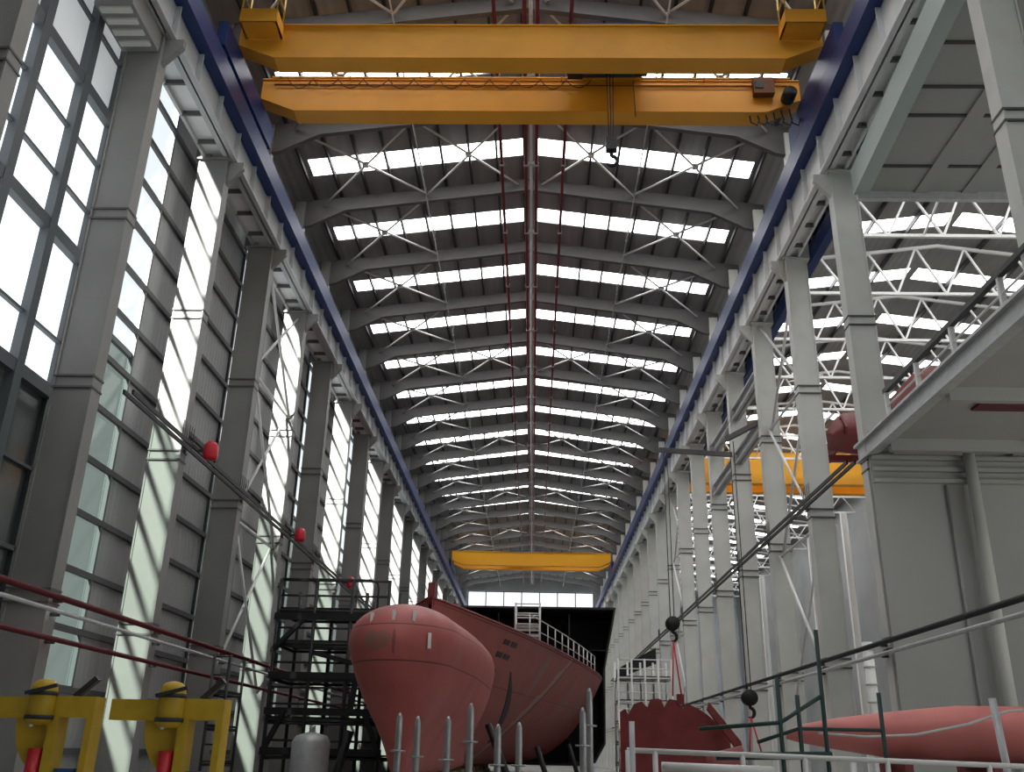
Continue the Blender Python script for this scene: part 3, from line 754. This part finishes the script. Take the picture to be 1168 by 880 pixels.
scaffold('shell_scaffold', 'pale tube scaffold between the ship side and the right columns', 5.3, 8.6, 60, 62.5, [1.2, 2.4, 3.6, 4.8, 6.2], 5, 'rod', r=.07, deckmat='dark')
scaffold('shell_scaffold', 'lower pale tube scaffold in front of the taller one beside the ship', 4.9, 6.7, 54, 55.5, [1.0, 2.0, 3.0], 3, 'rod', r=.06, deckmat='galv')
o = MB().prism([(5.4,6.9),(8.0,8.3),(8.0,7.3),(5.4,6.3)], 'y', 62.52, 62.58).build('safety_sheet', M['black'], None, (6.7,62.52,6.3)); tag(o, 'black sheet hung on the scaffold right of the ship', 'sheet')
# ground clutter behind the scaffold
o = None
t = thing('gas_tank', (-7.2,32,0), 'blue grey upright tank in front of the dark access scaffold', 'tank')
MB().tube([(-7.2,32,0),(-7.2,32,.05),(-7.2,32,.1),(-7.2,32,1.9),(-7.2,32,2.1),(-7.2,32,2.2)], [.5,.6,.62,.62,.5,.1], 18).build('shell', M['galv'], t)
MB().tube([(-7.2,32,2.2),(-7.2,32,2.4)], .1, 10).build('valve', M['steel'], t)

# ------------------------------------------------------------------ yellow stands at the left
def yellow_stand(x, y, label):
    t = thing('lifting_stand', (x, y, 0), label, 'machine', 'yellow stands at the left')
    zt = 2.36
    m = MB(); m.box((x,y-.1,zt-.3),(x+.66,y+.25,zt)); m.box((x,y-.1,0),(x+.14,y+.25,zt-.3)); m.box((x+.56,y-.1,0),(x+.66,y+.25,zt-.3)); m.build('portal_frame', M['yellow'], t)
    m = MB(); m.box((x-1.1,y,zt-.32),(x,y+.2,zt-.02)); m.build('arm', M['yellow'], t)
    arc = [(x-.55,zt-.32)] + [(x-.55+.5*(1-math.cos(a)), zt-.32-.75*math.sin(a)) for a in [k*math.pi/2/8 for k in range(1,9)]] + [(x,zt-1.07),(x,zt-.32)]
    MB().prism(arc, 'y', y+.03, y+.17).build('gusset', M['yellow'], t)
    MB().tube([(x-.14,y-.02,0),(x-.14,y-.02,1.62)], .11, 10).build('red_post', M['red'], t)
    dx = x-.13; dy = y-.14
    hb = MB().tube([(dx,dy,zt-.42),(dx,dy,zt-.36),(dx,dy,zt+.08),(dx,dy,zt+.17),(dx,dy,zt+.22),(dx,dy,zt+.24)], [.12,.19,.19,.17,.11,.03], 18).build('winch_drum', M['yellow'], t)
    for z in (zt-.34, zt-.0):
        MB().tube([(dx,dy,z),(dx,dy,z+.06)], .21, 18).build('drum_band', M['dark'], hb)
    MB().bar((x-.3,y-.36,zt+.02),(x+.16,y-.36,zt+.14), .05).build('lever', M['dark'], t)
    MB().bar((x+.25,y+.1,zt),(x+.55,y+.1,zt+.28), .12, .08).build('clamp', M['dark'], t)
    MB().box((x+.18,y-.02,0),(x+.48,y+.2,1.35)).build('control_box', M['blue'], t)
    MB().box((x-1.1,y-.1,0),(x+.7,y+.35,.12)).build('skid', M['dark'], t)
    MB().tube([(x-.18,y-.26,zt-.42),(x-.18,y-.22,zt-.42)], .03, 8).build('indicator', M['rod'], t)
    return t
yellow_stand(-7.24, 14.6, 'left one of two yellow winch stands at the lower left')
yellow_stand(-5.28, 14.6, 'right one of two yellow winch stands at the lower left')

# ------------------------------------------------------------------ front row of steel posts
for i, (x, y, z) in enumerate(((-1.09,8,1.99),(-.95,8.1,1.97),(-.69,8,1.97),(-.5,7.9,2.07),(-.28,8,1.92),(-.11,8.1,1.94),(.41,8,2.06),(.5,8.6,2.25))):
    t = thing('jack_post', (x,y,0), 'bare steel jack post with collar, %s from the left in the front row' % NTH[i], 'post', 'steel jack posts in front')
    MB().tube([(x,y,0),(x,y,z-.14),(x,y,z-.04),(x,y,z)], [.032,.028,.024,.008], 10).build('screw_rod', M['steel'], t)
    zc_ = z-.30-(i%3)*.02
    MB().tube([(x,y,zc_),(x,y,zc_+.015)], .062, 12).build('collar', M['steel'], t)
    MB().box((x-.05,y-.05,0),(x+.05,y+.05,.02)).build('foot_plate', M['steel'], t)

# ------------------------------------------------------------------ right foreground: red blocks, hooks, railings
# scalloped hull section
def scallop_block():
    t = thing('scalloped_block', (6.8, 45, 0), 'dark red hull section with notched upper rim below the hook', 'ship block')
    n = 40; v = []; f = []
    outer = []
    for k in range(n+1):
        u = k/n
        x = 4.0+4.9*u
        z = 1.0+3.15*math.sin(math.pi*min(1, .2+.74*u)**.95)**.45
        if u < .62:
            ph = (u*6.2) % 1
            z -= .42*max(0, 1-abs(ph-.5)*5)
        outer.append((x, z))
    m = MB()
    for (xa,za),(xb,zb) in zip(outer[:-1], outer[1:]):
        ya = 44.2+.25*(xa-6.8)**2*.3; yb = 44.2+.25*(xb-6.8)**2*.3
        m.add([(xa,ya,.4),(xb,yb,.4),(xb,yb,zb),(xa,ya,za),(xa,ya+.12,.4),(xb,yb+.12,.4),(xb,yb+.12,zb),(xa,ya+.12,za)],
              [(0,1,2,3),(7,6,5,4),(3,2,6,7),(0,4,5,1),(0,3,7,4),(1,5,6,2)])
    m.build('curved_shell', M['oxide'], t)
    for k in range(5):
        x = 5.0+k*.95; y = 44.2+.075*(x-6.8)**2
        z = [zz for xx, zz in outer if xx >= x][0]-.3
        m = MB(); m.prism([(y+.1,.4),(y+3.0,.4),(y+2.2,z*.55),(y+.1,z)], 'x', x-.04, x+.04); m.build('web_frame', M['oxide'], t)
    m = MB(); m.prism([(7.9,4.0),(9.2,2.4),(9.5,.9),(9.3,.9),(8.9,2.2),(7.8,3.7)], 'y', 43.7, 44.0); m.build('rim_strip', M['oxide'], t)
    MB().box((6.55,44.1,3.9),(6.85,44.4,4.35)).build('lifting_eye', M['oxide'], t)
    for x in (5.2, 8.6): MB().box((x-.3,44.0,0),(x+.3,46,.4)).build('cradle', M['wood'], t)
    return t
scallop_block()
t = thing('red_tank_section', (10.0, 38, 0), 'smaller dark red curved block behind the front railing', 'ship block')
m = MB(); m.tube([(7.2,40.6,.9),(7.21,40.6,.9),(8.6,40.2,1.05),(8.61,40.2,1.05)], [.3,.95,1.15,.4], 20); m.build('shell', M['oxide'], t)
MB().box((7.0,39.9,0),(8.8,41.0,.4)).build('cradle', M['wood'], t)

# salmon hull piece on the right
t = thing('boat_hull', (7, 15.5, 0), 'salmon primed hull piece lying along the lower right', 'ship block')
stn = []; NS = 24
for k in range(NS+1):
    u = k/NS; x = 4.0+5.9*u
    hz = 2.10+.40*min(1, u*2.2)**.6+.06*u; lz = 2.0-.32*min(1, u*2.6)**.8
    d = .06+1.0*min(1, u*1.8)**.7
    ring = []
    for q in range(13):
        a = math.pi*q/12
        yy = 15.6-d*math.sin(a)*.9
        zz = (hz+lz)/2+(hz-lz)/2*math.cos(a)
        if q < 6: zz = zz+.02
        ring.append((x, yy+.35*(hz-zz), zz))
    stn.append(ring)
m = MB(); v = [p for r in stn for p in r]; f = []
for i in range(NS):
    for q in range(12): f.append((i*13+q, i*13+q+1, (i+1)*13+q+1, (i+1)*13+q))
    f.append((i*13, (i+1)*13, (i+1)*13+12, i*13+12))
f.append(tuple(range(13))); f.append(tuple(range(NS*13, NS*13+13)))
m.add(v, f, True); m.build('shell', M['salmon'], t)
for x in (5.6, 6.9, 8.2): MB().box((x-.06,14.9,0),(x+.06,16.2,1.72)).build('cradle_frame', M['oxide'], t)
MB().box((5.4,15.2,.9),(9.4,15.9,1.5)).build('under_girder', M['redpipe'], t)
for x in (4.9,5.25): MB().tube([(x,15.3,0),(x,15.3,1.75)], .05, 8).build('stay', M['truss'], t)
o = MB().tube([(4.05,14.0,2.05),(4.7,14.0,2.02),(5.4,14.0,2.06),(6.2,14.1,2.22),(6.9,14.3,2.42),(7.8,14.4,2.5),(8.8,14.4,2.55)], .02, 6).build('rope', M['galv'], None, (4.05,14.0,2.05)); tag(o, 'thin pale rope slung across the salmon hull piece', 'rope')

# hooks with slings
def hanging_hook(x, y, zt, zh, zl, label, spread=.35, red=True):
    t = thing('crane_hook', (x,y,zh), label, 'hook', 'hooks on the right')
    MB().tube([(x,y,zh+.5),(x,y,zt)], .022, 5).build('hoist_rope', M['dark'], t)
    MB().tube([(x-.18,y,zh+.5),(x-.18,y,zt)], .022, 5).build('hoist_rope', M['dark'], t)
    MB().tube([(x-.09,y-.2,zh+.2),(x-.09,y+.2,zh+.2)], .33, 16).build('sheave_block', M['black'], t)
    pts = [(x-.09,y,zh-.05)]+[(x-.09+.17*math.sin(a),y,zh-.4+.2*math.cos(a)) for a in [.1+k*.45 for k in range(9)]]
    MB().tube(pts, [.08]*6+[.07,.06,.05,.02], 8).build('hook', M['black'], t)
    for s in (-1, 1): MB().tube([(x-.09,y,zh-.55),(x-.09+s*spread,y-.5,zl)], .035, 6).build('sling', M['red'], t)
    return t
hanging_hook(6.6, 44.4, 15.88, 7.3, 4.25, 'black crane hook with red slings above the notched red block', .2)
hanging_hook(9.3, 41.5, 15.58, 3.9, 1.9, 'small black hook with slings beside the blue grey end wall', .25)
o = MB().bar((9.95,44.9,16.0),(6.2,44.3,16.0), .14, .24).build('jib_arm', M['rafter'], None, (9.95,44.9,16.0)); tag(o, 'grey jib arm on a right column holding the larger hook', 'jib')
o = MB().bar((9.95,39.2,15.7),(9.0,41.6,15.7), .14, .24).build('jib_arm', M['rafter'], None, (9.95,39.2,15.7)); tag(o, 'grey jib arm on a right column holding the smaller hook', 'jib')

# white pipe railing across the lower right
t = thing('pipe_railing', (4, 11, 0), 'white pipe railing running across the lower right', 'railing')
yr = 11.0
def rz(x): return 1.74-.014*(x-1)
MB().tube([(1.05,yr,rz(1.05)+.02),(6.4,yr,rz(6.4))], .028, 8).build('top_rail', M['rod'], t)
MB().tube([(1.35,yr-.6,1.60),(2.5,yr-.6,1.58)], .05, 8).build('thick_rail', M['rod'], t)
for x in (1.06, 1.36, 2.32, 3.0, 3.9, 5.0, 6.2): MB().tube([(x,yr,0),(x,yr,rz(x)+.02)], .03, 8).build('rail_post', M['rod'], t)
for k in range(5): 
    x = 1.5+k*.22; MB().tube([(x,yr,1.2),(x+.02,yr,1.55),(x+.1,yr,1.62),(x+.18,yr,1.6)], .018, 6).build('hoop', M['rod'], t)
MB().tube([(1.1,yr,1.3),(6.4,yr,1.24)], .025, 8).build('mid_rail', M['rod'], t)
t = thing('post_frame', (1.1, 10.7, 0), 'tall white pipe post at the left end of the front railing', 'post')
MB().tube([(1.08,10.7,0),(1.08,10.7,2.05)], .03, 8).build('upright', M['galv'], t); MB().box((.98,10.6,0),(1.18,10.8,.02)).build('foot_plate', M['galv'], t)
t = thing('leaning_tube', (5.6, 12, 0), 'long pale steel tube standing in front of the salmon hull piece', 'tube')
MB().tube([(5.75,12.0,.0),(5.62,12.0,2.45)], .045, 10).build('tube_body', M['galv'], t); MB().box((5.62,11.86,0),(5.88,12.14,.02)).build('foot_plate', M['galv'], t)
# dark green guard rail
t = thing('guard_railing', (3.5, 13, 0), 'dark green guard railing with tall posts in front of the grey mezzanine', 'railing')
for x, z in ((3.27,2.72),(3.52,2.5),(3.85,3.35),(4.6,2.55)): MB().tube([(x,13,0),(x,13,z)], .03, 8).build('rail_post', M['green'], t)
MB().tube([(2.2,13,2.05),(3.27,13,2.15),(3.85,13,2.5)], .028, 8).build('top_rail', M['green'], t)
MB().tube([(2.95,13,1.9),(3.5,13,2.08),(4.6,13,2.08)], .024, 8).build('mid_rail', M['green'], t)
MB().tube([(2.4,13,1.72),(3.9,13,1.76)], .05, 8).build('low_rail', M['green'], t)

# louvred duct by the near left column head
t = thing('air_duct', (-11.4, 19.5, 21.2), 'grey louvred air duct at the head of the near left column', 'duct')
MB().box((-12.0,18.9,20.15),(-10.95,20.74,20.8)).build('duct_body', M['darkened_column'], t)
for k in range(4): MB().box((-11.9,19.0+.42*k,20.08),(-11.05,19.2+.42*k,20.15)).build('louvre', M['column'], t)

# ------------------------------------------------------------------ light
w = bpy.data.worlds.new('World'); SC.world = w; w.use_nodes = True
bg = w.node_tree.nodes['Background']; bg.inputs['Color'].default_value = (.92,.96,1,1); bg.inputs['Strength'].default_value = 1.05
sl = bpy.data.lights.new('sun', 'SUN'); sl.energy = 32; sl.angle = .05; sl.color = (1,.98,.93)
so = bpy.data.objects.new('sun', sl); COL.objects.link(so)
so.rotation_euler = Vector((.31,1,-.62)).to_track_quat('-Z','Y').to_euler(); so.location = (-30,-40,50)

# ------------------------------------------------------------------ camera
cam = bpy.data.cameras.new('camera'); co = bpy.data.objects.new('camera', cam); COL.objects.link(co); SC.camera = co
cam.sensor_fit = 'HORIZONTAL'; cam.sensor_width = 36; cam.lens = 36*1049.8/1168; cam.clip_end = 600
pi_, ya_, ro_ = .3793, -.0288, .0227
cy, sy = math.cos(ya_), math.sin(ya_); cp_, sp_ = math.cos(pi_), math.sin(pi_); cr, sr = math.cos(ro_), math.sin(ro_)
A = Matrix(((1,0,0),(0,0,-1),(0,1,0))) @ Matrix(((cy,-sy,0),(sy,cy,0),(0,0,1)))
A = Matrix(((1,0,0),(0,cp_,sp_),(0,-sp_,cp_))) @ A
A = Matrix(((cr,-sr,0),(sr,cr,0),(0,0,1))) @ A
R3 = Matrix((A[0], -A[1], -A[2])).transposed()
co.matrix_world = Matrix.Translation((0,0,1.7)) @ R3.to_4x4()

SC.view_settings.view_transform = 'Standard'; SC.view_settings.look = 'None'; SC.view_settings.exposure = .12; SC.view_settings.gamma = 1
SC.view_settings.use_curve_mapping = False
